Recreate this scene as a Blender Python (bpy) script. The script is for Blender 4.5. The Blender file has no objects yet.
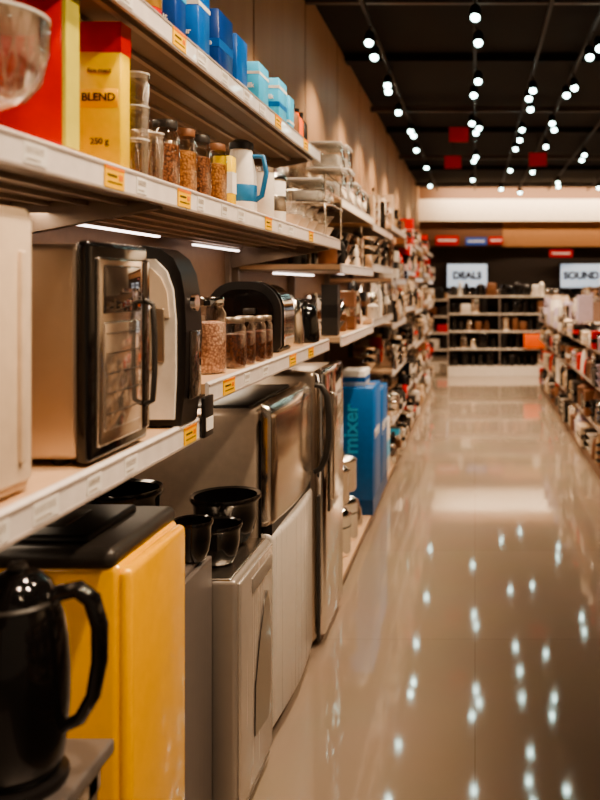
import bpy, bmesh, math, random
from mathutils import Vector, Matrix
random.seed(7)
D = bpy.data
SC = bpy.context.scene
# ------------------------------------------------------------------ materials
MATS = {}
def mat(name, col, rough=0.5, metal=0.0, trans=0.0, emis=0.0, var=0.06, scale=30, bump=0.0, coat=0.0, ior=1.45, ecol=None):
    if name in MATS: return MATS[name]
    m = D.materials.new(name); m.use_nodes = True
    nt = m.node_tree; b = nt.nodes['Principled BSDF']
    tc = nt.nodes.new('ShaderNodeTexCoord'); nz = nt.nodes.new('ShaderNodeTexNoise')
    nz.inputs['Scale'].default_value = scale; nz.inputs['Detail'].default_value = 4
    nt.links.new(tc.outputs['Object'], nz.inputs['Vector'])
    cr = nt.nodes.new('ShaderNodeValToRGB')
    c0 = [max(0, c*(1-var)) for c in col]; c1 = [min(1, c*(1+var)) for c in col]
    cr.color_ramp.elements[0].position = .3; cr.color_ramp.elements[1].position = .7
    cr.color_ramp.elements[0].color = (*c0, 1); cr.color_ramp.elements[1].color = (*c1, 1)
    nt.links.new(nz.outputs['Fac'], cr.inputs['Fac']); nt.links.new(cr.outputs['Color'], b.inputs['Base Color'])
    b.inputs['Roughness'].default_value = rough; b.inputs['Metallic'].default_value = metal
    b.inputs['Transmission Weight'].default_value = trans; b.inputs['IOR'].default_value = ior
    b.inputs['Coat Weight'].default_value = coat; b.inputs['Coat Roughness'].default_value = .05
    if emis > 0:
        b.inputs['Emission Color'].default_value = (*(ecol or col), 1); b.inputs['Emission Strength'].default_value = emis
    MATS[name] = m
    return m

def brushed(name, col, rough=.28, axis='Z', metal=1.0):
    m = mat(name, col, rough, metal, var=.02)
    nt = m.node_tree; b = nt.nodes['Principled BSDF']
    tc = [n for n in nt.nodes if n.type == 'TEX_COORD'][0]
    mp = nt.nodes.new('ShaderNodeMapping'); s = {'Z': (120, 120, 1), 'Y': (120, 1, 120)}[axis]
    mp.inputs['Scale'].default_value = s
    n2 = nt.nodes.new('ShaderNodeTexNoise'); n2.inputs['Scale'].default_value = 1
    nt.links.new(tc.outputs['Object'], mp.inputs['Vector']); nt.links.new(mp.outputs['Vector'], n2.inputs['Vector'])
    mr = nt.nodes.new('ShaderNodeMapRange'); mr.inputs['To Min'].default_value = rough*.9; mr.inputs['To Max'].default_value = rough*1.12
    nt.links.new(n2.outputs['Fac'], mr.inputs['Value']); nt.links.new(mr.outputs['Result'], b.inputs['Roughness'])
    return m

def grains(name, ca, cb, scale=140):
    m = D.materials.new(name); m.use_nodes = True; nt = m.node_tree; b = nt.nodes['Principled BSDF']
    tc = nt.nodes.new('ShaderNodeTexCoord'); v = nt.nodes.new('ShaderNodeTexVoronoi'); v.inputs['Scale'].default_value = scale
    nt.links.new(tc.outputs['Object'], v.inputs['Vector'])
    cr = nt.nodes.new('ShaderNodeValToRGB'); cr.color_ramp.elements[0].color = (*ca, 1); cr.color_ramp.elements[1].color = (*cb, 1)
    cr.color_ramp.elements[0].position = .2; cr.color_ramp.elements[1].position = .8
    nt.links.new(v.outputs['Distance'], cr.inputs['Fac']); nt.links.new(cr.outputs['Color'], b.inputs['Base Color'])
    bp = nt.nodes.new('ShaderNodeBump'); bp.invert = True; bp.inputs['Strength'].default_value = .6; bp.inputs['Distance'].default_value = .003
    nt.links.new(v.outputs['Distance'], bp.inputs['Height']); nt.links.new(bp.outputs['Normal'], b.inputs['Normal'])
    b.inputs['Roughness'].default_value = .5
    MATS[name] = m; return m

def thinglass(name, tint=(.96, .95, .93)):
    m = D.materials.new(name); m.use_nodes = True; nt = m.node_tree
    out = [n for n in nt.nodes if n.type == 'OUTPUT_MATERIAL'][0]; nt.nodes.remove(nt.nodes['Principled BSDF'])
    tr = nt.nodes.new('ShaderNodeBsdfTransparent'); tr.inputs['Color'].default_value = (*tint, 1)
    gl = nt.nodes.new('ShaderNodeBsdfGlossy'); gl.inputs['Roughness'].default_value = .04; gl.inputs['Color'].default_value = (1, 1, 1, 1)
    lw = nt.nodes.new('ShaderNodeLayerWeight'); lw.inputs['Blend'].default_value = .35
    mr = nt.nodes.new('ShaderNodeMapRange'); mr.inputs['To Min'].default_value = .06; mr.inputs['To Max'].default_value = .8
    mx = nt.nodes.new('ShaderNodeMixShader')
    nt.links.new(lw.outputs['Facing'], mr.inputs['Value']); nt.links.new(mr.outputs['Result'], mx.inputs['Fac'])
    nt.links.new(tr.outputs[0], mx.inputs[1]); nt.links.new(gl.outputs[0], mx.inputs[2]); nt.links.new(mx.outputs[0], out.inputs['Surface'])
    MATS[name] = m; return m

white = mat('white_enamel', (.80, .74, .67), .35)
cream = mat('cream_plastic', (.74, .59, .45), .4)
fasc = mat('shelf_price_rail', (.80, .74, .71), .28, coat=.3)
fascedge = mat('rail_edge', (.38, .32, .29), .4)
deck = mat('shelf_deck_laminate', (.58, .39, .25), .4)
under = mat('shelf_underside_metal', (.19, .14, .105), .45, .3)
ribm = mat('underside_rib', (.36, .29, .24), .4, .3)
backp = mat('gondola_back_panel', (.17, .10, .062), .6)
black = mat('black_gloss_plastic', (.007, .006, .006), .10, coat=.5)
blackm = mat('black_satin', (.012, .010, .010), .38)
darkg = mat('dark_grey_plastic', (.038, .033, .030), .38)
bowlm = mat('black_glazed_ceramic', (.008, .007, .007), .12, coat=.9)
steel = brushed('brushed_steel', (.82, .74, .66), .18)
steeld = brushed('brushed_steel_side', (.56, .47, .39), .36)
steely = brushed('brushed_steel_horizontal', (.72, .65, .58), .25, 'Y')
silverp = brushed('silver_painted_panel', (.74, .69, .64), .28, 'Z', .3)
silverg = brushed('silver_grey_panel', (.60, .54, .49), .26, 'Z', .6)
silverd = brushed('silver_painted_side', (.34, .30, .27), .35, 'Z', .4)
chrome = mat('chrome', (.88, .85, .82), .07, 1.0, var=.02)
champ = mat('champagne_side_panel', (.54, .44, .36), .28, .45)
greyp = brushed('grey_textured_panel', (.19, .165, .155), .4, 'Z', .4)
yellow = mat('yellow_gloss_enamel', (.95, .47, .003), .16, coat=.7, var=.03)
tagy = mat('price_tag_yellow', (.98, .55, .003), .5, var=.02)
tago = mat('price_tag_orange', (.8, .2, .01), .5)
ink = mat('printed_ink', (.03, .025, .025), .6)
paper = mat('paper_label', (.84, .81, .77), .6)
glass = thinglass('clear_glass')
frost = mat('frosted_plastic', (.85, .82, .78), .25, trans=.25)
smoke = mat('smoked_oven_glass', (.03, .022, .018), .04, coat=1.0)
reflglass = mat('bronze_mirror_glass', (.78, .66, .56), .10, .9, coat=.5)  # brown metal tint puts the warm reflection into the window colour
red = mat('red_carton', (.66, .006, .006), .35)
yel2 = mat('yellow_carton', (.95, .66, .01), .4)
ygr = mat('lime_carton_edge', (.64, .58, .10), .45)
blue = mat('blue_carton', (.008, .12, .48), .35)
blue2 = mat('deep_blue_carton', (.006, .05, .25), .35)
lblue = mat('light_blue_carton', (.06, .46, .80), .35)
cblue = mat('cyan_blue_carton', (.002, .13, .42), .4)
cblued = mat('dark_cyan_carton', (.002, .07, .22), .4)
gold = mat('gold_tin', (.75, .45, .12), .3, .8)
orange = mat('orange_carton', (.90, .14, .01), .45)
brown = mat('brown_carton', (.20, .085, .04), .5)
lav = mat('lavender_fabric', (.55, .48, .60), .8)
tan = mat('tan_carton', (.5, .34, .2), .55)
blueliq = mat('blue_plastic', (.04, .22, .48), .25)
grain_pink = grains('dried_beans', (.80, .52, .38), (.36, .17, .11), 150)
grain_brown = grains('coffee_beans', (.42, .17, .07), (.09, .03, .012), 180)
grain_dark = grains('dark_preserve', (.17, .05, .022), (.05, .015, .01), 120)
grain_gold = grains('cereal_grains', (.66, .32, .10), (.26, .10, .03), 160)
redsign = mat('red_sign_panel', (.45, .008, .008), .5, emis=.12)
bluesign = mat('blue_sign_panel', (.03, .08, .3), .5, emis=.25)
plinth = mat('plinth_laminate', (.22, .12, .075), .4)

# ------------------------------------------------------------------ mesh builder
class MB:
    def __init__(s): s.v = []; s.f = []; s.m = []; s.fm = []; s.sm = []
    def mi(s, m):
        if m not in s.m: s.m.append(m)
        return s.m.index(m)
    def add(s, vs, fs, m, smooth=False):
        o = len(s.v); k = s.mi(m); s.v += [tuple(v) for v in vs]
        for f in fs:
            s.f.append([o+i for i in f]); s.fm.append(k); s.sm.append(smooth)
    def box(s, x0, x1, y0, y1, z0, z1, m):
        vs = [(x, y, z) for z in (z0, z1) for y in (y0, y1) for x in (x0, x1)]
        s.add(vs, [(0,2,3,1),(4,5,7,6),(0,1,5,4),(2,6,7,3),(0,4,6,2),(1,3,7,5)], m)
    def rbox(s, x0, x1, y0, y1, z0, z1, m, r=.01, seg=3, matrix=None):
        bm = bmesh.new(); bmesh.ops.create_cube(bm, size=1)
        for v in bm.verts:
            v.co = Vector(((x0+x1)/2+v.co.x*(x1-x0), (y0+y1)/2+v.co.y*(y1-y0), (z0+z1)/2+v.co.z*(z1-z0)))
        r = min(r, .49*min(x1-x0, y1-y0, z1-z0))
        bmesh.ops.bevel(bm, geom=bm.edges[:], offset=r, segments=seg, profile=.5, affect='EDGES')
        if matrix: bmesh.ops.transform(bm, matrix=matrix, verts=bm.verts)
        bm.verts.index_update()
        s.add([v.co for v in bm.verts], [[v.index for v in f.verts] for f in bm.faces], m, True)
        bm.free()
    def lathe(s, cx, cy, cz, prof, m, seg=28, sx=1, sy=1, M=None):
        vs = []; fs = []; n = len(prof)
        for (r, z) in prof:
            for i in range(seg):
                a = 2*math.pi*i/seg
                p = Vector((max(r, 1e-5)*math.cos(a)*sx, max(r, 1e-5)*math.sin(a)*sy, z))
                if M: p = M @ p
                vs.append((cx+p.x, cy+p.y, cz+p.z))
        for j in range(n-1):
            for i in range(seg):
                k = (i+1) % seg
                fs.append((j*seg+i, j*seg+k, (j+1)*seg+k, (j+1)*seg+i))
        fs.append(list(range(seg))[::-1]); fs.append([(n-1)*seg+i for i in range(seg)])
        s.add(vs, fs, m, True)
    def tube(s, pts, r, m, seg=8, flat=1.0):
        pts = [Vector(p) for p in pts]; vs = []; fs = []; up = None
        for i, p in enumerate(pts):
            t = (pts[min(i+1, len(pts)-1)]-pts[max(i-1, 0)]).normalized()
            if up is None:
                up = Vector((0, 1, 0)) if abs(t.y) < .8 else Vector((1, 0, 0))
            a = t.cross(up).normalized(); b = a.cross(t).normalized(); up = b
            rr = r[i] if isinstance(r, (list, tuple)) else r
            for k in range(seg):
                an = 2*math.pi*k/seg
                vs.append(p+a*math.cos(an)*rr*flat+b*math.sin(an)*rr)
        for i in range(len(pts)-1):
            for k in range(seg):
                q = (k+1) % seg
                fs.append((i*seg+k, i*seg+q, (i+1)*seg+q, (i+1)*seg+k))
        fs.append(list(range(seg))[::-1]); fs.append([(len(pts)-1)*seg+i for i in range(seg)])
        s.add(vs, fs, m, True)
    def prism(s, poly, y0, y1, m, smooth=False, axis='Y'):
        n = len(poly)
        if axis == 'Y': vs = [(x, y0, z) for x, z in poly]+[(x, y1, z) for x, z in poly]
        else: vs = [(y0, x, z) for x, z in poly]+[(y1, x, z) for x, z in poly]
        fs = [list(range(n))[::-1], [n+i for i in range(n)]]
        for i in range(n):
            k = (i+1) % n; fs.append((i, k, n+k, n+i))
        s.add(vs, fs, m, smooth)
    def build(s, name, parent=None, origin=None):
        xs = [v[0] for v in s.v]; ys = [v[1] for v in s.v]; zs = [v[2] for v in s.v]
        o = origin or ((min(xs)+max(xs))/2, (min(ys)+max(ys))/2, min(zs))
        me = D.meshes.new(name); me.from_pydata([(v[0]-o[0], v[1]-o[1], v[2]-o[2]) for v in s.v], [], s.f)
        for m in s.m: me.materials.append(m)
        for p, k, sm in zip(me.polygons, s.fm, s.sm): p.material_index = k; p.use_smooth = sm
        bm = bmesh.new(); bm.from_mesh(me); bmesh.ops.recalc_face_normals(bm, faces=bm.faces); bm.to_mesh(me); bm.free()
        if any(s.sm):
            try: me.set_sharp_from_angle(angle=math.radians(50))
            except Exception: pass
        ob = D.objects.new(name, me); SC.collection.objects.link(ob); ob.location = o
        if parent:
            ob.parent = parent; ob.location = Vector(o)-parent.location
        return ob

def text(s, size, loc, rot, m, parent, name='lettering', ext=.0008, off=0):
    c = D.curves.new(name, 'FONT'); c.body = s; c.size = size; c.align_x = 'CENTER'; c.align_y = 'CENTER'; c.extrude = ext; c.offset = off
    o = D.objects.new(name, c); SC.collection.objects.link(o); c.materials.append(m)
    o.rotation_euler = rot; o.parent = parent; o.location = Vector(loc)-parent.location
    return o
RX = (math.pi/2, 0, 0)                 # faces -Y
RA = (math.pi/2, 0, math.pi/2)         # faces +X (toward aisle)

def empty(name, loc=(0, 0, 0)):
    e = D.objects.new(name, None); SC.collection.objects.link(e); e.location = loc; e.empty_display_size = .1; return e

WX = -1.20    # left wall
XF = -0.64    # shelf front
# ------------------------------------------------------------------ room
def tilemat():
    m = D.materials.new('polished_floor_tile'); m.use_nodes = True; nt = m.node_tree; b = nt.nodes['Principled BSDF']
    tc = nt.nodes.new('ShaderNodeTexCoord'); br = nt.nodes.new('ShaderNodeTexBrick')
    br.offset = 0; br.inputs['Scale'].default_value = 1; br.inputs['Brick Width'].default_value = 1.2; br.inputs['Row Height'].default_value = 1.2
    br.inputs['Mortar Size'].default_value = .0015
    br.inputs['Color1'].default_value = (.33, .265, .21, 1); br.inputs['Color2'].default_value = (.315, .25, .195, 1); br.inputs['Mortar'].default_value = (.23, .175, .13, 1)
    nt.links.new(tc.outputs['Object'], br.inputs['Vector'])
    nz = nt.nodes.new('ShaderNodeTexNoise'); nz.inputs['Scale'].default_value = 2.5; nz.inputs['Detail'].default_value = 6
    nt.links.new(tc.outputs['Object'], nz.inputs['Vector'])
    mx = nt.nodes.new('ShaderNodeMixRGB'); mx.blend_type = 'MULTIPLY'; mx.inputs['Fac'].default_value = .15
    nt.links.new(br.outputs['Color'], mx.inputs['Color1']); nt.links.new(nz.outputs['Color'], mx.inputs['Color2'])
    nt.links.new(mx.outputs['Color'], b.inputs['Base Color'])
    mr = nt.nodes.new('ShaderNodeMapRange'); mr.inputs['To Min'].default_value = .03; mr.inputs['To Max'].default_value = .075
    nt.links.new(nz.outputs['Fac'], mr.inputs['Value']); nt.links.new(mr.outputs['Result'], b.inputs['Roughness'])
    b.inputs['IOR'].default_value = 2.0
    return m
floorm = tilemat()
def wallmat():
    m = D.materials.new('beige_wall_panelling'); m.use_nodes = True; nt = m.node_tree; b = nt.nodes['Principled BSDF']
    tc = nt.nodes.new('ShaderNodeTexCoord'); mp = nt.nodes.new('ShaderNodeMapping'); mp.inputs['Scale'].default_value = (1, 1, .08)
    nz = nt.nodes.new('ShaderNodeTexNoise'); nz.inputs['Scale'].default_value = 9; nz.inputs['Detail'].default_value = 5
    nt.links.new(tc.outputs['Object'], mp.inputs['Vector']); nt.links.new(mp.outputs['Vector'], nz.inputs['Vector'])
    cr = nt.nodes.new('ShaderNodeValToRGB'); cr.color_ramp.elements[0].color = (.38, .22, .12, 1); cr.color_ramp.elements[1].color = (.50, .31, .18, 1)
    nt.links.new(nz.outputs['Fac'], cr.inputs['Fac']); nt.links.new(cr.outputs['Color'], b.inputs['Base Color']); b.inputs['Roughness'].default_value = .55
    return m
wm = wallmat()
ceilm = mat('dark_open_ceiling', (.0028, .0022, .002), .9)
rail = mat('black_track', (.006, .006, .006), .6)
creamwall = mat('lit_cream_bulkhead', (.85, .72, .56), .6)
brownwall = mat('brown_wood_band', (.22, .11, .055), .5)
darkwall = mat('dark_wall', (.03, .019, .013), .6)

b = MB(); b.box(WX-.1, 5.1, -2.5, 18.6, -.1, 0, floorm); b.build('floor', origin=(0, 0, 0))
b = MB(); b.box(WX-.1, 5.1, -2.5, 18.6, 3.6, 3.7, ceilm); b.build('ceiling')
b = MB(); b.box(WX-.1, WX, -2.5, 18.6, 0, 3.6, wm)
b.build('wall_left')
b = MB()
for i in range(14): b.box(WX, WX+.004, -1+i*1.4, -.99+i*1.4, 2.1, 3.6, brownwall)
b.build('trim_1')
b = MB(); b.box(5.0, 5.1, -2.5, 18.5, 0, 3.6, mat('pale_wall_paint', (.70, .60, .48), .6)); b.build('wall_right')
b = MB(); b.box(WX, 5.0, 18.5, 18.6, 0, 3.6, darkwall)
b.build('wall_back')
b = MB(); b.box(WX, 5.0, 18.2, 18.5, 2.87, 3.34, creamwall); b.build('trim_2')
b = MB(); b.box(WX, 5.0, 18.3, 18.5, 3.34, 3.6, brownwall); b.box(.6, 5.0, 18.35, 18.5, 2.33, 2.87, mat('amber_wood', (.36, .17, .07), .5)); b.box(WX, .6, 18.35, 18.5, 2.33, 2.87, mat('umber_wood', (.14, .065, .035), .5)); b.build('trim_3')

# ------------------------------------------------------------------ shelving
def shelf(b, y0, y1, z, sgn=1, xf=XF, xb=WX+.03, fh=.046, ribs=True):
    b.box(xb, xf-.008, y0, y1, z-.024, z, deck)
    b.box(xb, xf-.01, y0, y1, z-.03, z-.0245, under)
    b.prism([(xf-.008, z-fh+.002), (xf, z-fh), (xf+.002, z-fh+.004), (xf+.002, z-.001), (xf-.003, z+.004), (xf-.008, z+.004)], y0, y1, fasc)
    b.box(xf+.001, xf+.004, y0, y1, z-fh-.001, z-fh+.004, fascedge)
    b.box(xf+.001, xf+.0035, y0, y1, z-.006, z-.001, fascedge)
    if ribs:
        x = xb+.06
        while x < xf-.03:
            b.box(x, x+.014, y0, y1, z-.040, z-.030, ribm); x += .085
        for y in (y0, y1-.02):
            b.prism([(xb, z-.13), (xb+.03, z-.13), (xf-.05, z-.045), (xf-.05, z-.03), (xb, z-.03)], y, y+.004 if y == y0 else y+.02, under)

def tags(b, ys, z, xf=XF, w=.08):
    for y in ys:
        x = xf+.003
        b.box(x, x+.002, y-w/2, y+w/2, z-.042, z-.004, tagy)
        b.box(x+.002, x+.0025, y-w/2, y+w/2, z-.010, z-.004, tago)
        b.box(x+.002, x+.0027, y-w*.38, y+w*.1, z-.022, z-.018, ink)
        b.box(x+.002, x+.0027, y-w*.38, y+w*.38, z-.033, z-.031, ink)
        b.box(x+.002, x+.0027, y+w*.2, y+w*.4, z-.026, z-.016, tago)
def plabels(b, y0, y1, z, step=.17, xf=XF):
    y = y0
    while y < y1-.08:
        x = xf+.0025; w = random.uniform(.05, .08)
        b.box(x, x+.0012, y, y+w, z-.038, z-.008, paper)
        for k in range(7):
            yy = y+.006+k*(w-.012)/7
            b.box(x+.0012, x+.0016, yy, yy+.0028, z-.024, z-.013, steeld)
        b.box(x+.0012, x+.0016, y+.006, y+w*.7, z-.033, z-.031, steeld)
        y += step*random.uniform(.8, 1.5)

ZT, ZU, ZJ, ZM = 2.05, 1.712, 1.262, 1.19
gA = empty('gondola_shelving', (WX+.3, 2.0, 0))
for nm, y0, y1, z in (('top_shelf', .5, 3.51, ZT), ('upper_shelf_1', .5, 1.87, ZU), ('upper_shelf_2', 1.874, 4.03, ZU),
                      ('jar_shelf', 2.04, 3.72, ZJ), ('microwave_shelf', .5, 2.03, ZM)):
    b = MB(); shelf(b, y0, y1, z); b.build(nm, gA)
b = MB()
b.box(WX+.002, WX+.028, .5, 4.03, .02, 2.2, backp)
for y in (.5, 2.03, 4.0): b.box(WX+.028, WX+.05, y-.015, y+.015, 0, 2.2, under)
b.build('back_panel_and_posts', gA)
b = MB()
tags(b, (1.5, 1.86, 2.62, 3.3), ZU); tags(b, (1.83, 2.75, 3.2), ZT); tags(b, (2.2, 2.97, 3.3), ZJ, w=.1); tags(b, (1.9,), ZM)
plabels(b, .9, 1.4, ZU); plabels(b, 1.6, 1.8, ZU); plabels(b, 1.95, 2.5, ZU); plabels(b, 2.75, 3.2, ZU)
plabels(b, .9, 1.75, ZM); plabels(b, 1.0, 1.75, ZT); plabels(b, 1.95, 2.6, ZT); plabels(b, 2.35, 2.85, ZJ)
b.build('price_tags', gA)
b = MB(); ledm = mat('led_strip_diffuser', (1, .95, .88), .5, emis=5, ecol=(1, .86, .80))
b.box(-1.115, -1.10, .6, 1.86, ZU-.046, ZU-.040, ledm); b.box(-1.115, -1.10, 2.08, 2.97, ZU-.046, ZU-.040, ledm); b.box(-1.115, -1.10, 3.35, 3.97, ZU-.056, ZU-.050, ledm)
b.build('led_strips', gA)

def shelf_light(y0, y1, z, e, xf=-.95, par=None):
    par = par or gA
    l = D.lights.new('shelf_led_and_fill', 'AREA'); l.shape = 'RECTANGLE'; l.size = .04; l.size_y = y1-y0; l.energy = e; l.color = (1, .78, .56)
    o = D.objects.new('shelf_led_and_fill_light', l); SC.collection.objects.link(o); o.parent = par; o.location = Vector((xf, (y0+y1)/2, z))-par.location
shelf_light(.7, 1.85, ZU-.055, 2.2); shelf_light(2.1, 3.9, ZU-.055, 4.5); shelf_light(.7, 3.4, ZT-.055, 4)
shelf_light(2.1, 3.6, ZJ-.055, 2.2); shelf_light(.7, 1.9, ZM-.055, .9)  # no strips here; microwave-shelf light added to brighten the dark gap beneath

# ------------------------------------------------------------------ generic goods
def bottle(b, x, y, z, r, h, m, cap):
    b.lathe(x, y, z, [(0, 0), (r, 0), (r, h*.62), (r*.85, h*.7), (r*.4, h*.8), (r*.38, h*.9)], m, 14)
    b.lathe(x, y, z+h*.9, [(0, 0), (r*.42, 0), (r*.42, h*.1), (0, h*.1)], cap, 12)
def pot(b, x, y, z, r, h, m, lid=True, handle=True):
    b.lathe(x, y, z, [(0, 0), (r*.92, 0), (r, h*.06), (r, h*.75), (r*1.05, h*.77), (r*1.03, h*.8)] + ([(r*.6, h*.9), (r*.12, h*.93), (r*.12, h*.97), (r*.2, h), (0, h)] if lid else [(r*.95, h*.78), (r*.9, h*.1), (0, h*.08)]), m, 20)
    if handle: b.tube([(x, y-r, z+h*.6), (x, y-r*1.3, z+h*.62), (x+r*.25, y-r*1.32, z+h*.62)], r*.08, blackm, 6)
def jar(b, x, y, z, r, h, m, fill, lidm=None, seg=26):
    b.lathe(x, y, z, [(0, 0), (r*.94, 0), (r, h*.04), (r, h*.78), (r*.8, h*.86), (r*.8, h*.9)], m, seg)
    if fill: b.lathe(x, y, z, [(0, h*.02), (r*.9, h*.02), (r*.965, h*.05), (r*.965, h*.66), (r*.5, h*.685), (0, h*.69)], fill, seg)
    l = lidm or m
    b.lathe(x, y, z+h*.885, [(0, .0), (r*.84, 0), (r*.86, h*.01), (r*.86, h*.1), (r*.8, h*.115), (0, h*.115)], l, seg)
def kettleish(b, x, y, z, r, h, m):
    b.lathe(x, y, z, [(0, 0), (r, 0), (r*1.05, h*.15), (r*.9, h*.6), (r*.68, h*.88), (r*.3, h*.95), (r*.15, h), (0, h)], m, 16)
    b.tube([(x, y-r*.7, z+h*.85), (x, y-r*1.4, z+h*.85), (x, y-r*1.5, z+h*.5), (x, y-r, z+h*.2)], r*.12, blackm, 6)
    b.tube([(x, y+r*.7, z+h*.55), (x, y+r*1.3, z+h*.8)], [r*.25, r*.12], m, 8)
def stock(b, xf, sgn, y0, y1, z, hmax, pal, rows=2, kinds=('box', 'bottle', 'pot', 'jar', 'kettle', 'bowls'), smin=.05, smax=.13, off=.03):
    for row in range(rows):
        y = y0+random.uniform(.01, .04)
        while y < y1-.08:
            w = random.uniform(smin, smax); h = min(hmax, random.uniform(.5, 1)*hmax); k = random.choice(kinds); m = random.choice(pal)
            r = w/2
            if y+w > y1: break
            x = xf-sgn*(off+r+row*.17+random.uniform(0, .02)); yc = y+r
            if k == 'box':
                b.box(x-r, x+r, y, y+w*.96, z, z+h, m); m2 = random.choice(pal)
                b.box(x-r-.001, x+r+.001, y-.001, y+w*.96+.001, z+h*.35, z+h*.6, m2)
            elif k == 'bottle': bottle(b, x, yc, z, r*.6, h, m, random.choice(pal))
            elif k == 'pot': pot(b, x, yc, z, r*.8, min(h, w*1.2), m)
            elif k == 'jar': jar(b, x, yc, z, r*.8, min(h, w*2), m, None, random.choice(pal), 14)
            elif k == 'kettle': kettleish(b, x, yc, z, r*.65, min(h, w*1.8), m)
            else:
                zz = z
                for q in range(3):
                    if zz+.06 > z+hmax: break
                    b.lathe(x, yc, zz, [(0, 0), (r*.45, 0), (r*.9, .05), (r, .058), (r*.93, .058), (r*.4, .012), (0, .012)], m, 16); zz += .0585
            y += w+random.uniform(.002, .02)

# ------------------------------------------------------------------ long run beyond (left)
gB = empty('gondola_shelving', (WX+.3, 8, 0))
levels = [.09, .50, .88, 1.25, 1.60, 1.92]
b = MB()
b.box(WX+.03, XF-.02, 4.08, 13.0, 0, .07, plinth)
b.box(WX+.002, WX+.028, 4.08, 13.0, .07, 2.2, backp)
b.build('plinth_and_back', gB)
b = MB()
NB = 7
DZ = [0, .03, -.05, .04, -.02, .05, -.04]
for bay in range(NB):
    yy = 4.08+bay*1.27; y1 = yy+1.27
    for i, z in enumerate(levels):
        if i == 0: b.box(WX+.03, XF, yy, y1-.01, .07, .09, deck); continue
        if bay <= 1 and i in (1, 2): continue
        shelf(b, yy, y1-.01, z+(DZ[bay] if i < 5 else -DZ[bay]), ribs=False)
    b.box(WX+.03, WX+.07, yy-.02, yy, 0, 2.2, under)
b.build('shelves', gB)
b = MB(); b.box(-1.0, -.985, 4.2, 5.2, 1.555, 1.562, ledm); b.box(-1.0, -.985, 5.5, 6.4, 1.58, 1.587, ledm); b.build('led_strips', gB)
for k in range(NB): shelf_light(4.2+k*1.27, 5.2+k*1.27, 1.55+DZ[k], 2.6, -.85, gB)
pal = [white, white, cream, chrome, steel, blackm, black, black, red, brown, darkg, tan, steel, chrome]
b = MB()
pal0 = [white, white, cream, chrome, steel, blackm, black, brown, darkg, steel, chrome]
for bay in range(NB):
    yy = 4.08+bay*1.27; y1 = yy+1.27
    for i, z in enumerate(levels):
        if bay <= 1 and i < 3: continue
        if bay == 0 and i == 5: continue
        dz = 0 if i == 0 else (DZ[bay] if i < 5 else -DZ[bay])
        stock(b, XF, 1, yy+.02, y1-.03, z+dz+.0045, .25 if i < 5 else .28, pal0 if bay < 2 else pal, off=(-.035 if i < 5 and bay > 0 else .02), smax=.15)
b.build('stocked_kitchenware')

# right run
gR = empty('gondola_shelving', (1.3, 7, 0))
b = MB(); b.box(.96, 1.7, -.5, 12.6, 0, .09, plinth); b.box(1.42, 1.45, -.5, 12.6, .09, 1.3, backp)
for z in (.40, .72, 1.0): 
    b.box(.95, 1.42, -.5, 12.6, z-.02, z, deck); b.box(.94, .95, -.5, 12.6, z-.022, z, fascedge)
    b.box(1.45, 1.7, -.5, 12.6, z-.02, z, deck)
for y in (-.5, 1.4, 3.3, 5.2, 7.05, 8.9, 10.75, 12.57): b.box(1.41, 1.47, y, y+.03, 0, 1.3, under)
b.build('frame_and_shelves', gR)
palr = [white, lav, blackm, darkg, red, brown, tan, white, chrome, cream, steel, black, black, darkg]
b = MB()
for z, h in ((.0905, .27), (.4005, .28), (.7205, .25)):
    stock(b, .95, -1, 5.25, 12.5, z+.0005, h, palr, rows=2, smin=.08, smax=.24, off=-.04)
stock(b, .95, -1, 5.25, 8.9, 1.001, .16, palr, rows=2, smin=.08, smax=.2, off=-.04)
stock(b, .95, -1, 8.9, 12.5, 1.001, .40, [white, lav, cream, lav, blackm, white, chrome], rows=2, smin=.08, smax=.2, off=-.04)
for z in (.401, .721, 1.001): stock(b, .97, -1, -.4, 5.1, z, .27, [white, cream, white, chrome, tan, blackm], rows=1, smin=.15, smax=.35, kinds=('box', 'pot', 'box'))  # unseen pale stock added so the microwave front has something bright to reflect
b.build('stocked_housewares')

gC = empty('display_gondola', (.4, 14.2, 0))
b = MB(); b.box(-.45, 1.25, 14.0, 14.45, 0, .16, white); b.box(-.45, 1.25, 14.4, 14.44, .16, 1.34, darkwall)
for z in (.45, .74, 1.03, 1.32): b.box(-.45, 1.25, 14.02, 14.42, z-.022, z, white)
for x in (-.45, .4, 1.22): b.box(x, x+.015, 14.02, 14.42, .16, 1.34, fascedge)
b.build('display_frame', gC)
b = MB()
for z in (.1605, .4505, .7405, 1.0305, 1.3205):
    x = -.40
    while x < 1.08:
        w = random.uniform(.08, .18); h = random.uniform(.15, .25)
        if x < .4 < x+w+.02: x = .43
        m = random.choice([black, blackm, black, darkg, brown, black, white, steel])
        k = random.random()
        if k < .5: b.rbox(x, x+w, 14.04, 14.3, z, z+h, m, .02, 2)
        elif k < .8: pot(b, x+w/2, 14.15, z, w*.45, h, m)
        else: kettleish(b, x+w/2, 14.15, z, w*.4, h, m)
        x += w+random.uniform(.005, .025)
b.rbox(.80, 1.20, 13.95, 14.03, .46, .69, orange, .01, 2)
b.build('stocked_appliances')

for (x0, n) in ((1.9, 0), (2.9, 1)):
    g = MB(); g.box(x0, x0+.8, 9.5, 16, 0, .12, plinth)
    for z in (.5, .9, 1.3): g.box(x0, x0+.8, 9.5, 16, z-.03, z, fascedge)
    g.box(x0+.38, x0+.42, 9.5, 16, 0, 1.35, backp)
    for z, h in ((.1205, .3), (.5005, .3), (.9005, .3), (1.3005, .2)):
        stock(g, x0+.01, -1, 9.6, 15.9, z, h, palr, rows=1, smin=.1, smax=.25)
    g.build('stocked_shelf_unit')

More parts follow.
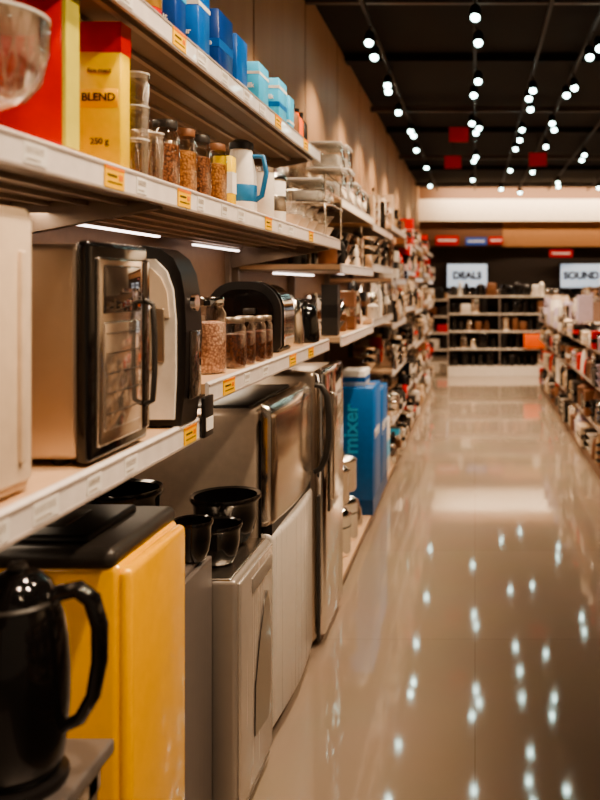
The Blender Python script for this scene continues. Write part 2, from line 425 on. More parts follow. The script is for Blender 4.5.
scr = mat('screen_glow', (.7, .8, .9), .3, emis=.6, ecol=(.66, .82, 1), var=.02)
def tv(xc, zc, w, h, label):
    e = empty('wall_television', (xc, 18.4, zc))
    t = MB(); t.rbox(xc-w/2, xc+w/2, 18.40, 18.5, zc-h/2, zc+h/2, black, .01, 2); t.box(xc-w/2+.03, xc+w/2-.03, 18.396, 18.40, zc-h/2+.03, zc+h/2-.03, scr)
    t.build('screen_and_case', e, origin=(xc, 18.45, zc))
    text(label, .22, (xc, 18.392, zc), RX, ink, e, off=.012)
tv(-.17, 1.70, .92, .56, 'DEALS'); tv(2.3, 1.70, .95, .56, 'SOUND'); tv(3.6, 1.70, .95, .56, 'HOME')
b = MB()
for z in (.15, .5, .85, 1.2): b.box(WX+.1, 4.9, 17.9, 18.5, z-.04, z, white)
for x in (-1.1, 0.4, 1.9, 3.4, 4.86): b.box(x, x+.04, 17.9, 18.5, 0, 1.2, white)
for z in (.1505, .5005, .8505, 1.2005):
    x = -1.0
    while x < 4.7:
        w = random.uniform(.12, .35); 
        if any(x < q+.04 and x+w > q for q in (0.4, 1.9, 3.4)): x += .06; continue
        b.rbox(x, x+w, 17.95, 18.3, z, z+random.uniform(.14, .28), random.choice([black, darkg, blackm, brown, white, red, steel]), .02, 2); x += w+.04
b.build('wall_display_shelf')
def sign(x, z, w, h, m):
    b = MB(); b.box(x, x+w, 18.28, 18.3, z, z+h, m); b.box(x+w*.1, x+w*.9, 18.275, 18.28, z+h*.4, z+h*.6, paper); b.box(x+w*.45, x+w*.55, 18.3, 18.36, z, z+h*.5, rail); b.build('department_sign')
sign(-.85, 2.36, .5, .2, redsign); sign(-.2, 2.36, .45, .16, bluesign); sign(.3, 2.38, .3, .16, redsign); sign(1.6, 2.1, .5, .16, redsign)

# ------------------------------------------------------------------ ceiling: beams, tracks, spots
b = MB()
for y in (5.9, 9.6, 13.2, 16.8): b.box(WX+.02, 4.98, y, y+.05, 3.46, 3.52, mat('grey_conduit', (.05, .042, .038), .5))
for y in (2, 7.7, 11.3, 15): b.box(WX+.02, 4.98, y, y+.16, 3.53, 3.6, ceilm)
b.lathe(2.9, 9, 3.45, [(0, -8), (.14, -8), (.14, 8), (0, 8)], mat('duct', (.03, .028, .026), .5), 16, M=Matrix.Rotation(math.pi/2, 3, 'X'))
b.build('ceiling_conduits')
bulb = mat('spot_lens_glow', (1, 1, .96), .4, emis=22, ecol=(.68, 1.0, .92), var=.01)
rows = {-.78: [6.35, 6.75, 7.7, 7.95, 8.9, 10.0, 10.3, 11.4, 13.1, 15.5], 0.0: [5.75, 6.35, 7.55, 8.1, 9.5, 9.8, 10.1, 12.0, 12.4, 14.6],
        .53: [7.9, 8.25, 8.75, 9.9, 10.6, 11.3, 13.4, 16.0], .9: [6.5, 6.75, 7.8, 8.1, 9.5, 9.9, 11.1, 13.6, 16.6], 1.5: [8.6, 9.0, 11.8, 12.3, 15.0, 15.6], 2.3: [9.8, 12.0, 13.2, 14.2, 15.8], 3.4: [14.5, 16.2]}
lit = {-.78: [6.35, 7.7, 8.9, 10.0, 11.4, 13.1, 15.5], 0.0: [5.75, 7.55, 9.5, 12.0, 14.6], .9: [6.5, 8.1, 9.5, 11.1, 13.6, 16.6], 1.5: [9.0, 11.8, 15.0], 2.3: [9.8, 12.0, 14.2]}
near_added = {0.0: [0.4, 1.6, 2.8, 4.2], .9: [-.6, .9, 2.1, 3.4, 4.9], -.78: [.6, 2.4, 4.4], 3.4: [1.5, 3.5, 5.5, 8.0]}  # unseen heads added to light the close shelves and the right wall
def aimspot(x, y, z, tgt, e, ang=110, col=(1, .755, .52)):
    l = D.lights.new('spot_lamp', 'SPOT'); l.energy = e; l.spot_size = math.radians(ang); l.spot_blend = .8; l.shadow_soft_size = .04; l.color = col
    o = D.objects.new('spot_lamp_light', l); SC.collection.objects.link(o); o.location = (x, y, z)
    d = Vector(tgt)-Vector((x, y, z)); o.rotation_euler = d.to_track_quat('-Z', 'Y').to_euler(); return o
for X in rows:
    e = empty('track_lighting', (X, 8, 3.5))
    b = MB(); b.box(X-.015, X+.015, -1.5, 17.5, 3.44, 3.462, rail)
    for yq in (0, 4, 8, 12, 16): b.box(X-.004, X+.004, yq, yq+.008, 3.462, 3.6, rail)
    allh = [(y, True) for y in rows[X]]+[(y, False) for y in near_added.get(X, [])]
    for y, far in allh:
        tilt = Matrix.Rotation(math.radians(-38), 3, 'X') if far else Matrix.Rotation(math.radians(0), 3, 'X')
        dx = random.uniform(-.05, .05) if far else 0
        b.tube([(X, y, 3.44), (X+dx, y, 3.39)], .006, rail, 6)
        b.lathe(X+dx, y, 3.34, [(0, .06), (.034, .06), (.040, .04), (.040, -.055), (.036, -.06), (.034, -.05), (0, -.05)], rail, 16, M=tilt)
        b.lathe(X+dx, y, 3.34, [(0, -.049), (.031, -.049), (.027, -.060), (.014, -.067), (0, -.068)], bulb, 16, M=tilt)
    b.build('rail_and_heads', e, origin=(X, 8, 3.3))
    for y, far in allh:
        if far:
            if y not in lit.get(X, []): continue
            if X in (-.78, 0.0, .9):
                o = aimspot(X, y-.06, 3.25, (X-.1, y-.1, 0), 150 if X != -.78 else 90, 118)
            else: o = aimspot(X, y-.06, 3.25, (X, y, 0), 180, 130)
        else:
            if X > 3: o = aimspot(X, y, 3.24, (5.0, y, 1.5), 150, 110)  # added lamps: brighten the right wall for reflections in the microwave front
            else:
                tg = (-.85, y+.3, 1.15) if X > -.5 else (-1.1, y+.4, 1.8)
                o = aimspot(X, y, 3.24, tg, 160 if X > -.5 else 58, 62)
        o.parent = e; o.location = Vector(o.location)-e.location
for (x, y, z) in ((-.20, 10.5, 3.36), (.85, 11.5, 3.2), (-.32, 12.3, 3.28)):
    b = MB(); b.box(x-.12, x+.12, y, y+.02, z-.09, z+.09, redsign); b.tube([(x, y+.01, z+.09), (x, y+.01, 3.6)], .003, rail, 6); b.build('hanging_sign')
l = D.lights.new('cove_lamp', 'AREA'); l.shape = 'RECTANGLE'; l.size = 5.5; l.size_y = .1; l.energy = 110; l.color = (1, .80, .60)
o = D.objects.new('cove_lamp', l); SC.collection.objects.link(o); o.location = (1.9, 17.6, 3.55); o.rotation_euler = (math.radians(60), 0, 0)

# ------------------------------------------------------------------ FRIDGE
e = empty('refrigerator', (-.9, 3.1, 0))
b = MB(); b.rbox(-1.16, -.70, 2.76, 3.42, .03, 1.095, champ, .02, 4); b.box(-1.1, -.72, 2.80, 3.38, 0, .03, blackm)
b.rbox(-1.14, -.74, 2.79, 3.39, 1.085, 1.105, darkg, .008)
b.build('cabinet', e)
def dprof(y0, y1, xb, xf, bulge=.018, n=20):
    pts = [(xb, y0), (xf-.026, y0), (xf-.018, y0+.003)]
    for i in range(n+1):
        t = i/n; yy = y0+.012+(y1-y0-.024)*t
        pts.append((xf-.012+bulge*math.sin(math.pi*t), yy))
    pts += [(xf-.02, y1), (xb, y1)]
    return pts
def door(b, y0, y1, z0, z1, m, xb=-.695, xf=-.64, top=.045):
    pr = dprof(y0, y1, xb, xf); n = len(pr); vs = []; fs = []
    zs = [(z0, .02), (z0+.006, .008), (z0+.02, 0), (z1-top, 0), (z1-top*.6, top*.12), (z1-top*.25, top*.4), (z1-top*.06, top*.75), (z1, top)]
    for z, ins in zs:
        for (x, y) in pr:
            vs.append((max(xb, x-ins) if x > xb else x, y, z))
    for j in range(len(zs)-1):
        for i in range(n):
            k = (i+1) % n; fs.append((j*n+i, j*n+k, (j+1)*n+k, (j+1)*n+i))
    fs.append(list(range(n))[::-1]); fs.append([(len(zs)-1)*n+i for i in range(n)])
    b.add(vs, fs, m, True)
b = MB(); door(b, 2.76, 3.42, .715, 1.115, steel, top=.05); door(b, 2.76, 3.42, .05, .690, silverp, top=.02); b.box(-.69, -.66, 2.765, 3.41, .685, .72, blackm)
b.box(-.6995, -.694, 2.757, 3.423, .06, 1.06, blackm)
b.build('doors', e)
b = MB()
pts = [(-.632, 3.36, 1.105), (-.605, 3.36, 1.10), (-.585, 3.36, 1.06), (-.578, 3.36, .98), (-.578, 3.36, .90), (-.59, 3.36, .82), (-.61, 3.36, .775), (-.635, 3.36, .76)]
b.tube(pts, [.014, .016, .016, .016, .016, .016, .015, .013], darkg, 12, .8)
b.rbox(-.632, -.618, 3.385, 3.41, .08, .66, darkg, .004)
b.build('handles', e)
e = empty('water_cooler', (-.85, 3.8, 0))
b = MB(); b.rbox(-1.14, -.66, 3.50, 3.98, .02, 1.14, steeld, .02); b.rbox(-.67, -.615, 3.505, 3.975, .05, 1.15, chrome, .02, 4)
b.box(-1.1, -.7, 3.53, 3.95, 0, .02, blackm)
b.rbox(-.617, -.607, 3.56, 3.92, .55, 1.02, smoke, .004)
b.rbox(-.612, -.59, 3.56, 3.59, .60, 1.05, steel, .006)
b.build('cooler_body', e)

# ------------------------------------------------------------------ compact silver appliance
e = empty('dishwasher', (-.9, 2.5, 0))
b = MB()
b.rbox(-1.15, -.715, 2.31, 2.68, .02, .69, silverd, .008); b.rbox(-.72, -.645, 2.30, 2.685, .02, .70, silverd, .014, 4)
b.rbox(-1.15, -.66, 2.305, 2.683, .685, .703, steely, .006)
b.box(-1.1, -.7, 2.34, 2.65, 0, .02, blackm)
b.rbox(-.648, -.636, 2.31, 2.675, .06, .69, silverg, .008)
win = [(2.45, .20), (2.60, .18), (2.63, .24), (2.635, .40), (2.62, .52), (2.59, .57), (2.56, .55), (2.50, .45), (2.455, .34)]
b.prism(win, -.638, -.632, smoke, False, 'X')
b.rbox(-.640, -.632, 2.42, 2.65, .62, .665, silverd, .004)
b.build('appliance_body', e)

e = empty('storage_cabinet', (-.9, 2.1, 0))
b = MB(); b.rbox(-1.15, -.715, 1.93, 2.27, .0, .79, greyp, .01); b.rbox(-.715, -.70, 1.935, 2.265, .03, .78, greyp, .005)
b.build('cabinet_body', e)

def bowl(x, y, z, r, h, n=1):
    b = MB()
    for k in range(n):
        zz = z+k*h*.5
        b.lathe(x, y, zz, [(0, 0), (r*.58, 0), (r*.66, h*.04), (r*.84, h*.25), (r*.93, h*.55), (r*.96, h*.84), (r*1.04, h*.90), (r*1.06, h*.95), (r*1.03, h), (r*.93, h*.97), (r*.90, h*.5), (r*.7, h*.12), (0, h*.08)], bowlm, 40)
    return b.build('black_bowl')
bowl(-.728, 2.19, .7905, .050, .105)
bowl(-.98, 2.45, .7035, .075, .13)
bowl(-.735, 2.435, .7035, .064, .115)
bowl(-.772, 2.632, .7035, .102, .150)
bowl(-.84, 2.035, .7905, .085, .15, 2); bowl(-1.04, 2.12, .7905, .085, .15, 2)
bowl(-.93, 2.19, .7905, .06, .2)

# ------------------------------------------------------------------ yellow mini fridge
e = empty('mini_fridge', (-.9, 1.7, 0))
b = MB()
b.rbox(-1.12, -.655, 1.565, 1.88, .02, .985, yellow, .016, 4); b.rbox(-.665, -.636, 1.57, 1.876, .04, .975, yellow, .014, 4)
b.box(-1.05, -.68, 1.6, 1.85, 0, .02, blackm)
b.rbox(-1.125, -.66, 1.558, 1.885, .975, 1.014, darkg, .018, 5)
b.rbox(-1.05, -.73, 1.60, 1.84, 1.008, 1.028, blackm, .010, 3)
b.rbox(-.99, -.80, 1.66, 1.78, 1.024, 1.032, darkg, .004, 2)
b.build('body_and_lid', e)

e = empty('display_stand', (-.7, 1.1, 0))
b = MB(); b.rbox(-1.05, -.575, .85, 1.36, .752, .777, greyp, .006); 
for x in (-1.02, -.62):
    for y in (.88, 1.30): b.box(x, x+.03, y, y+.03, 0, .752, steeld)
b.rbox(-1.05, -.59, .86, 1.35, .70, .745, steely, .01)
b.build('table_top_and_legs', e)
e = empty('electric_kettle', (-.645, 1.23, .777))
kx, ky, kz = -.662, 1.23, .777
b = MB()
b.lathe(kx, ky, kz, [(0, 0), (.066, 0), (.069, .006), (.068, .014), (.058, .018), (0, .018)], blackm, 40)
b.lathe(kx, ky, kz+.018, [(0, 0), (.054, 0), (.060, .008), (.067, .05), (.071, .10), (.071, .15), (.068, .19), (.062, .225), (.054, .252), (.044, .272), (.030, .287), (.014, .294), (0, .295)], black, 56)
b.tube([(kx-.05, ky, kz+.20), (kx-.078, ky, kz+.235), (kx-.095, ky, kz+.262)], [.024, .016, .011], black, 14)
b.lathe(kx, ky, kz+.262, [(.0555, 0), (.0575, .004), (.0545, .008)], darkg, 40)
b.lathe(kx, ky, kz+.311, [(.008, 0), (.014, .003), (.012, .010), (0, .012)], darkg, 20)
b.tube([(kx+.045, ky, kz+.258), (kx+.062, ky, kz+.278), (kx+.088, ky, kz+.283), (kx+.108, ky, kz+.268), (kx+.119, ky, kz+.23), (kx+.119, ky, kz+.18), (kx+.110, ky, kz+.13), (kx+.090, ky, kz+.095), (kx+.062, ky, kz+.082)],
       [.013, .014, .014, .014, .0135, .013, .012, .011, .010], black, 12, .9)
b.build('kettle_body', e)
b = MB(); b.rbox(-.88, -.775, 1.12, 1.30, .7775, .93, white, .01); b.rbox(-.87, -.785, 1.115, 1.125, .80, .9, steely, .004); b.build('toaster_box')

# ------------------------------------------------------------------ microwave shelf
b = MB(); b.rbox(-1.14, -.672, .98, 1.285, ZM+.0045, 1.615, mat('cream_matte_casing', (.74, .58, .43), .5), .008)
b.rbox(-.676, -.664, .99, 1.275, ZM+.02, 1.60, mat('cream_front', (.80, .64, .49), .35), .004)
b.rbox(-.665, -.656, 1.235, 1.247, ZM+.05, 1.55, cream, .003)
b.build('bread_maker')
e = empty('microwave_oven', (-.85, 1.55, ZM))
b = MB()
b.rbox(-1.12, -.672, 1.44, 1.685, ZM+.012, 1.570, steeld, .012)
for x in (-1.05, -.72):
    for y in (1.48, 1.64): b.lathe(x, y, ZM+.0005, [(0, 0), (.014, 0), (.014, .015), (0, .015)], blackm, 12)
b.rbox(-.676, -.650, 1.434, 1.690, ZM+.006, 1.576, black, .010, 4)
b.rbox(-.652, -.643, 1.458, 1.645, ZM+.03, 1.548, steel, .004)
b.rbox(-.646, -.640, 1.472, 1.630, ZM+.055, 1.435, reflglass, .003); b.rbox(-.646, -.640, 1.472, 1.630, 1.45, 1.535, smoke, .003)
for k in range(5): b.tube([(-.6395, 1.478, ZM+.085+k*.035), (-.6395, 1.625, ZM+.085+k*.035)], .0010, darkg, 5)
b.rbox(-.652, -.643, 1.652, 1.682, ZM+.03, 1.548, smoke, .004)
b.tube([(-.643, 1.656, 1.47), (-.628, 1.656, 1.462), (-.624, 1.656, 1.40), (-.624, 1.656, 1.33), (-.628, 1.656, 1.275), (-.643, 1.656, 1.268)], .0055, darkg, 10)
b.build('microwave_body', e)

e = empty('coffee_machine', (-.8, 1.9, ZM))
b = MB(); xm = -.625; ya, yb = 1.84, 1.945
arch = [(-1.0, ZM+.0045), (xm-.012, ZM+.0045), (xm-.002, 1.28), (xm, 1.40), (xm-.004, 1.48), (xm-.012, 1.525), (xm-.028, 1.558), (xm-.055, 1.578), (xm-.09, 1.585), (-1.0, 1.585)]
b.prism(arch, ya, yb, blackm, False)
inn = [(-.99, ZM+.02), (xm-.024, ZM+.02), (xm-.020, 1.30), (xm-.020, 1.42), (xm-.026, 1.49), (xm-.04, 1.53), (xm-.065, 1.556), (-.99, 1.560)]
b.prism(inn, ya-.010, ya+.002, white)
inn2 = [(-.99, 1.43), (xm-.032, 1.43), (xm-.037, 1.485), (xm-.05, 1.515), (xm-.07, 1.535), (-.99, 1.540)]
b.prism(inn2, ya-.014, ya-.009, cream)
b.tube([(-.698, ya-.01, 1.455), (-.698, ya-.035, 1.445), (-.698, ya-.037, 1.335), (-.698, ya-.01, 1.325)], .009, steeld, 10)
b.rbox(-.690, -.668, ya-.016, ya-.008, 1.335, 1.45, steeld, .003)
b.rbox(xm-.006, xm+.006, ya+.02, yb-.02, 1.25, 1.40, smoke, .004); b.lathe(xm-.003, (ya+yb)/2, 1.46, [(0, 0), (.02, 0), (.018, .010), (0, .010)], chrome, 20, M=Matrix.Rotation(math.pi/2, 3, 'Y'))
b.build('machine_body', e)
b = MB(); b.rbox(-.634, -.624, 1.965, 2.03, ZM-.045, ZM+.05, blackm, .003); b.box(-.624, -.6225, 1.972, 2.023, ZM-.03, ZM+.0, paper); b.build('sign_holder')

# ------------------------------------------------------------------ jar shelf
def mkjar(name, x, y, z, r, h, fill, lidm=None):
    b = MB(); jar(b, x, y, z+.0005, r, h, glass, fill, lidm); return b.build(name)
mkjar('storage_jar', -.712, 2.29, ZJ, .041, .205, grain_pink, chrome)
for x, y, r, h in ((-.690, 2.44, .033, .145), (-.69, 2.55, .031, .145), (-.68, 2.65, .029, .14), (-.68, 2.74, .028, .14), (-.80, 2.42, .034, .15)):
    mkjar('preserve_jar', x, y, ZJ, r, h, grain_dark, steeld)
for x, y in ((-.93, 2.25), (-.95, 2.38)): mkjar('storage_jar', x, y, ZJ, .045, .2, grain_gold)
e = empty('toaster', (-.8, 3.0, ZJ))
def archpoly(x0, x1, z0, z1, r, n=8, br=.015):
    p = [(x0+br, z0), (x1-br, z0), (x1, z0+br)]
    for i in range(n+1):
        a = math.pi/2*i/n; p.append((x1-r+r*math.cos(a), z1-r+r*math.sin(a)))
    for i in range(n+1):
        a = math.pi/2+math.pi/2*i/n; p.append((x0+r+r*math.cos(a), z1-r+r*math.sin(a)))
    p.append((x0, z0+br)); return p
b = MB(); b.prism(archpoly(-.93, -.68, ZJ+.012, 1.505, .10), 2.97, 3.20, black, True)
b.prism(archpoly(-.935, -.675, ZJ+.008, 1.512, .104), 2.955, 2.972, blackm, True); b.prism(archpoly(-.91, -.70, ZJ+.03, 1.485, .085), 2.948, 2.956, black, True)
b.prism(archpoly(-.937, -.673, ZJ+.008, 1.514, .105), 3.0, 3.012, chrome, True)
b.box(-.92, -.69, 2.99, 3.18, ZJ+.0005, ZJ+.012, blackm); b.rbox(-.80, -.76, 2.925, 2.95, 1.40, 1.42, darkg, .005)
b.lathe(-.74, 2.949, 1.33, [(0, 0), (.016, 0), (.014, .012), (0, .012)], chrome, 18, M=Matrix.Rotation(math.pi/2, 3, 'X'))
b.build('toaster_body', e)
def small_kettle(name, x, y, z, r, h, m):
    b = MB(); kettleish(b, x, y, z+.0005, r, h, m); return b.build(name)
small_kettle('stovetop_kettle', -.72, 3.32, ZJ, .05, .2, steel)
small_kettle('stovetop_kettle', -.70, 3.52, ZJ, .055, .17, black)
b = MB(); stock(b, -.88, 1, 2.55, 2.85, ZJ+.0005, .2, [black, darkg, brown, steel], rows=1); stock(b, -.88, 1, 3.25, 3.65, ZJ+.0005, .22, [black, blue2, brown, steel, darkg], rows=1); b.build('stocked_small_appliances')

# ------------------------------------------------------------------ upper shelf goods
z = ZU+.0005
b = MB()
b.lathe(-.695, 1.19, z, [(0, 0), (.045, 0), (.046, .004), (.020, .012), (.016, .03), (.05, .045), (.075, .075), (.086, .12), (.089, .165), (.086, .166), (.081, .12), (.070, .08), (.045, .052), (0, .045)], glass, 40)
for k in range(28):
    a = 2*math.pi*k/28
    for sg in (1, -1):
        a2 = a+.2*sg; b.tube([(-.695+.058*math.cos(a), 1.19+.058*math.sin(a), z+.05), (-.695+.078*math.cos(a2), 1.19+.078*math.sin(a2), z+.075), (-.695+.0885*math.cos(a2+.15*sg), 1.19+.0885*math.sin(a2+.15*sg), z+.12), (-.695+.0895*math.cos(a2+.25*sg), 1.19+.0895*math.sin(a2+.25*sg), z+.16)], .0014, glass, 5)
b.lathe(-.695, 1.19, z+.162, [(.088, 0), (.091, .002), (.091, .006), (.087, .006)], frost, 40)
b.build('glass_bowl')
def carton(name, x0, x1, y0, y1, z0, z1, m, bands=(), txt=None, tm=None, tz=.5, ts=.025, side=True):
    b = MB(); b.rbox(x0, x1, y0, y1, z0, z1, m, .003, 1)
    h = z1-z0
    for (a, c, mm) in bands: b.box(x0-.0008, x1+.0008, y0-.0008, y1+.0008, z0+a*h, z0+c*h, mm)
    o = b.build(name)
    if txt:
        text(txt, ts, ((x0+x1)/2, y0-.0018, z0+h*tz), RX, tm or paper, o, off=.0004)
    return o
o = carton('red_food_carton', -.80, -.678, 1.395, 1.445, z, 1.985, red, ((.0, .06, gold),))
b = MB(); b.box(-.678, -.672, 1.396, 1.444, z+.016, 1.984, ygr); k = b.build('lime_front_panel'); k.parent = o; k.location = Vector(k.location)-o.location
o = carton('yellow_food_carton', -.757, -.673, 1.615, 1.66, z, 2.0, yel2, ((.80, 1.001, red),), 'BLEND', ink, .50, .021)
text('fine roast', .012, (-.713, 1.613, z+.195), RX, brown, o); text('250 g', .016, (-.713, 1.613, z+.06), RX, ink, o)
b = MB(); b.rbox(-.752, -.678, 1.6135, 1.616, z+.125, z+.160, tagy, .0005, 1); k = b.build('name_band', o)
def tumblers(x, y, r, h, n):
    b = MB()
    for k in range(n):
        zz = z+k*h*.8
        b.lathe(x, y, zz, [(0, 0), (r*.8, 0), (r*.86, .004), (r, h), (r*.95, h), (r*.78, .012), (0, .010)], glass, 24)
        b.lathe(x, y, zz+h*.97, [(r*1.0, 0), (r*1.02, .001), (r*1.0, .003)], frost, 24)
    b.build('glass_tumbler')
tumblers(-.695, 1.745, .026, .085, 3); tumblers(-.705, 1.86, .024, .12, 1); tumblers(-.78, 1.80, .03, .1, 1)
mkjar('coffee_jar', -.722, 1.98, ZU, .033, .170, grain_brown, darkg)
mkjar('coffee_jar', -.715, 2.09, ZU, .030, .170, grain_gold, brown)
mkjar('coffee_jar', -.705, 2.18, ZU, .028, .170, grain_brown, darkg)
mkjar('coffee_jar', -.695, 2.28, ZU, .029, .165, grain_gold, brown)
mkjar('coffee_jar', -.80, 2.05, ZU, .034, .16, grain_brown, steeld); mkjar('coffee_jar', -.80, 2.2, ZU, .034, .16, grain_brown, steeld)
carton('yellow_snack_pouch', -.735, -.68, 2.38, 2.42, z, z+.15, yel2, ((.3, .7, paper),), 'oats', ink, .5, .016)
b = MB()
b.lathe(-.715, 2.60, z, [(0, 0), (.044, 0), (.047, .01), (.046, .12), (.036, .18), (.032, .20), (0, .20)], paper, 28)
b.lathe(-.715, 2.60, z+.20, [(0, 0), (.036, 0), (.036, .02), (.02, .03), (0, .03)], blackm, 24)
b.tube([(-.685, 2.60, z+.18), (-.648, 2.60, z+.18), (-.638, 2.60, z+.13), (-.652, 2.60, z+.06), (-.675, 2.60, z+.045)], .008, blueliq, 8)
b.lathe(-.715, 2.60, z+.04, [(.0466, 0), (.0480, .002), (.0475, .05), (.0464, .052)], blueliq, 28)
b.build('water_pitcher')
b = MB(); b.lathe(-.705, 2.93, z, [(0, 0), (.048, 0), (.052, .008), (.052, .14), (.05, .145), (0, .145)], paper, 32)
b.lathe(-.705, 2.93, z+.145, [(0, 0), (.053, 0), (.053, .018), (.046, .026), (.012, .03), (.012, .04), (0, .042)], chrome, 32)
b.lathe(-.705, 2.93, z+.04, [(.0525, 0), (.0532, .002), (.0532, .05), (.0525, .052)], steely, 32)
b.build('white_canister')
b = MB(); b.lathe(-.70, 2.785, z, [(0, 0), (.038, 0), (.041, .006), (.041, .15), (.039, .155), (0, .155)], white, 28); b.lathe(-.70, 2.785, z+.155, [(0, 0), (.042, 0), (.042, .015), (.03, .022), (0, .022)], steel, 28); b.build('white_canister')
b = MB(); stock(b, -.80, 1, 2.45, 3.3, z, .2, [white, steel, lblue, chrome, darkg], rows=1); stock(b, -.93, 1, .9, 2.4, z, .24, [brown, tan, red, white, gold], rows=1, kinds=('box', 'jar')); b.build('stocked_groceries')
b = MB()
for y in (3.2, 3.36, 3.52, 3.72, 3.9):
    for k in range(2): b.lathe(-.71, y, z+k*.05, [(0, 0), (.03, 0), (.045, .02), (.06, .048), (.063, .05), (.058, .048), (.04, .022), (0, .006)], glass if k else white, 24)
b.build('glass_bowl_stack')
def glassbox(x, y, z0, w, d, h):
    b = MB(); b.rbox(x-w/2, x+w/2, y-d/2, y+d/2, z0, z0+h, glass, .015, 3); b.rbox(x-w/2-.004, x+w/2+.004, y-d/2-.004, y+d/2+.004, z0+h, z0+h+.012, frost, .004, 2)
    b.rbox(x-w/2+.012, x+w/2-.012, y-d/2+.012, y+d/2-.012, z0+.01, z0+h*.6, frost, .01, 2)
    return b.build('food_container')
b = MB(); b.rbox(-.98, -.62, 3.56, 4.0, 1.845, 1.853, chrome, .003, 2)
for x in (-.97, -.63):
    for y in (3.57, 3.99): b.tube([(x, y, z), (x, y, 1.97)], .004, chrome, 6)
b.tube([(-.63, 3.57, 1.90), (-.63, 3.99, 1.90)], .003, chrome, 6); b.tube([(-.97, 3.57, 1.90), (-.63, 3.57, 1.90)], .003, chrome, 6); b.tube([(-.63, 3.57, 1.97), (-.63, 3.99, 1.97)], .003, chrome, 6)
b.build('wire_rack')
glassbox(-.72, 3.68, 1.8535, .14, .16, .09); glassbox(-.72, 3.87, 1.8535, .14, .15, .10); glassbox(-.88, 3.75, 1.8535, .13, .2, .1)

# ------------------------------------------------------------------ top shelf goods
z = ZT+.0005
for x, y in ((-.71, 1.66), (-.70, 1.79)):
    b = MB(); b.lathe(x, y, z, [(0, 0), (.036, 0), (.038, .004), (.038, .10), (.036, .104), (0, .104)], red, 28); b.lathe(x, y, z+.104, [(0, 0), (.039, 0), (.039, .014), (.03, .02), (0, .02)], gold, 28); b.lathe(x, y, z+.03, [(.0382, 0), (.0388, .001), (.0388, .04), (.0382, .041)], gold, 28); b.build('tea_tin')
b = MB(); b.rbox(-.82, -.75, 1.62, 1.9, z, z+.14, brown, .004); b.build('tea_carton')
carton('blue_carton', -.755, -.69, 1.96, 2.03, z, z+.17, blue2, ((.7, .8, lblue),), 'salt', paper, .4, .02)
carton('blue_carton', -.755, -.68, 2.09, 2.18, z, z+.185, blue, ((.76, .82, paper),), 'flour', paper, .4, .02)
carton('blue_carton', -.745, -.675, 2.24, 2.37, z, z+.18, blue2, ((.44, .56, blue),), 'rice', paper, .5, .022)
carton('blue_carton', -.74, -.675, 2.41, 2.52, z, z+.165, blue, ((.1, .2, paper),), 'pasta', paper, .6, .02)
carton('blue_carton', -.85, -.76, 2.2, 2.5, z, z+.2, blue, ((.1, .25, blue2),))
carton('light_blue_carton', -.745, -.675, 2.66, 2.78, z, z+.15, lblue, ((.74, .8, paper), (.15, .2, blue)), 'milk', paper, .5, .022)
carton('light_blue_carton', -.75, -.675, 2.93, 3.05, z, z+.165, lblue, ((.78, .84, paper), (.4, .5, cblue)), 'milk', paper, .6, .022)
carton('light_blue_carton', -.74, -.675, 3.09, 3.17, z, z+.14, lblue, ((.3, .36, paper),))
for y, m in ((3.25, brown), (3.33, orange), (3.41, blackm)):
    b = MB(); bottle(b, -.70, y, z, .028, .14, m, blackm); b.build('spice_bottle')
b = MB(); stock(b, -.86, 1, 2.6, 3.45, z, .2, [blue, lblue, white, brown], rows=1, kinds=('box',)); b.build('stocked_cartons')
z5 = 1.9245
for (x, y, w, d, h) in ((-.74, 4.25, .17, .2, .14), (-.74, 4.52, .17, .22, .17), (-.74, 4.8, .17, .2, .13), (-.74, 5.08, .16, .2, .12)):
    glassbox(x, y, z5, w, d, h)
for (x, y, w, d, h) in ((-.74, 4.28, .15, .17, .12), (-.74, 4.52, .15, .18, .11)):
    glassbox(x, y, z5+.153 if y < 4.4 else z5+.183, w, d, h)
b = MB()
for y in (4.22, 4.5, 4.8, 5.1): 
    b.lathe(-.95, y, z5, [(0, 0), (.07, 0), (.1, .1), (.12, .22), (.115, .22), (.06, .02), (0, .02)], glass, 28)
b.build('glass_vase')

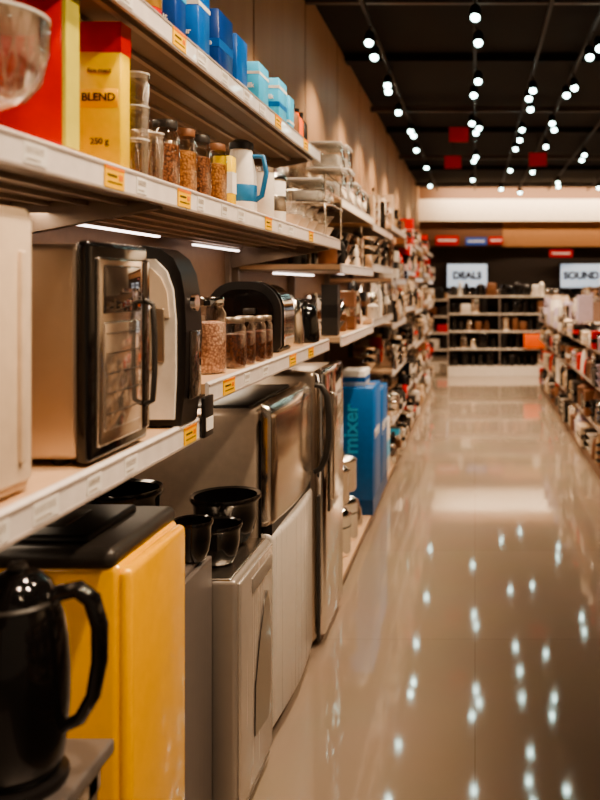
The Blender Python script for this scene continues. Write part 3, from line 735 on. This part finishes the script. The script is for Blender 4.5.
# ------------------------------------------------------------------ lower far items
zb = .0905
for i, (x, y, r, h) in enumerate(((-.735, 4.45, .085, .27), (-.93, 4.4, .085, .27), (-.735, 4.72, .085, .27))):
    b = MB(); pot(b, x, y, zb, r, h, chrome, handle=False); b.lathe(x, y, zb+h*.55, [(r*1.0, 0), (r*1.015, .002), (r*1.015, .006), (r, .008)], darkg, 24)
    pot(b, x, y, zb+h+.001, r*.9, h*.8, steel, handle=False); b.build('stock_pot')
b = MB(); kettleish(b, -.73, 4.98, zb, .07, .165, steel); b.build('whistling_kettle')
def bigcarton(x0, x1, y0, y1, z0, z1, t):
    b = MB(); b.rbox(x0, x1, y0, y1, z0, z1, cblue, .004, 1); b.box(x0-.001, x1+.001, y0-.001, y1+.001, z0, z0+(z1-z0)*.12, cblued)
    b.box(x0+.01, x1-.01, (y0+y1)/2-.03, (y0+y1)/2+.03, z1, z1+.001, tan)
    o = b.build('appliance_carton')
    text(t, .13, ((x0+x1)/2+.02, y0-.003, (z0+z1)/2+.14), (math.pi/2, -math.pi/2, 0), lblue, o, off=.003)
    text(t, .12, (x1+.003, (y0+y1)/2, (z0+z1)/2+.1), RA, paper, o)
    return o
bigcarton(-.93, -.625, 5.2, 5.62, .0905, .87, 'mixer'); bigcarton(-.90, -.63, 5.66, 6.1, .0905, .80, 'juicer')
carton('white_toaster_carton', -.85, -.65, 6.15, 6.5, .0905, .5, white, ((.3, .6, lblue),))
carton('grey_carton', -.83, -.68, 5.25, 5.5, .8715, .97, paper, ((.3, .6, cblue),))

# ------------------------------------------------------------------ world, camera
w = D.worlds.new('store_ambient'); SC.world = w; w.use_nodes = True
w.node_tree.nodes['Background'].inputs['Color'].default_value = (1, .75, .52, 1); w.node_tree.nodes['Background'].inputs['Strength'].default_value = .20
SC.view_settings.look = 'AgX - Medium High Contrast'
cam = D.cameras.new('camera'); co = D.objects.new('camera', cam); SC.collection.objects.link(co); SC.camera = co
co.location = (0, 0, 1.5); co.rotation_euler = (math.pi/2, 0, 0)
cam.sensor_width = 36; cam.sensor_fit = 'AUTO'; cam.lens = 850/800*36
cam.shift_x = -175/800; cam.shift_y = -115/800; cam.clip_start = .05
cam.dof.use_dof = True; cam.dof.focus_distance = 2.35; cam.dof.aperture_fstop = 3.0
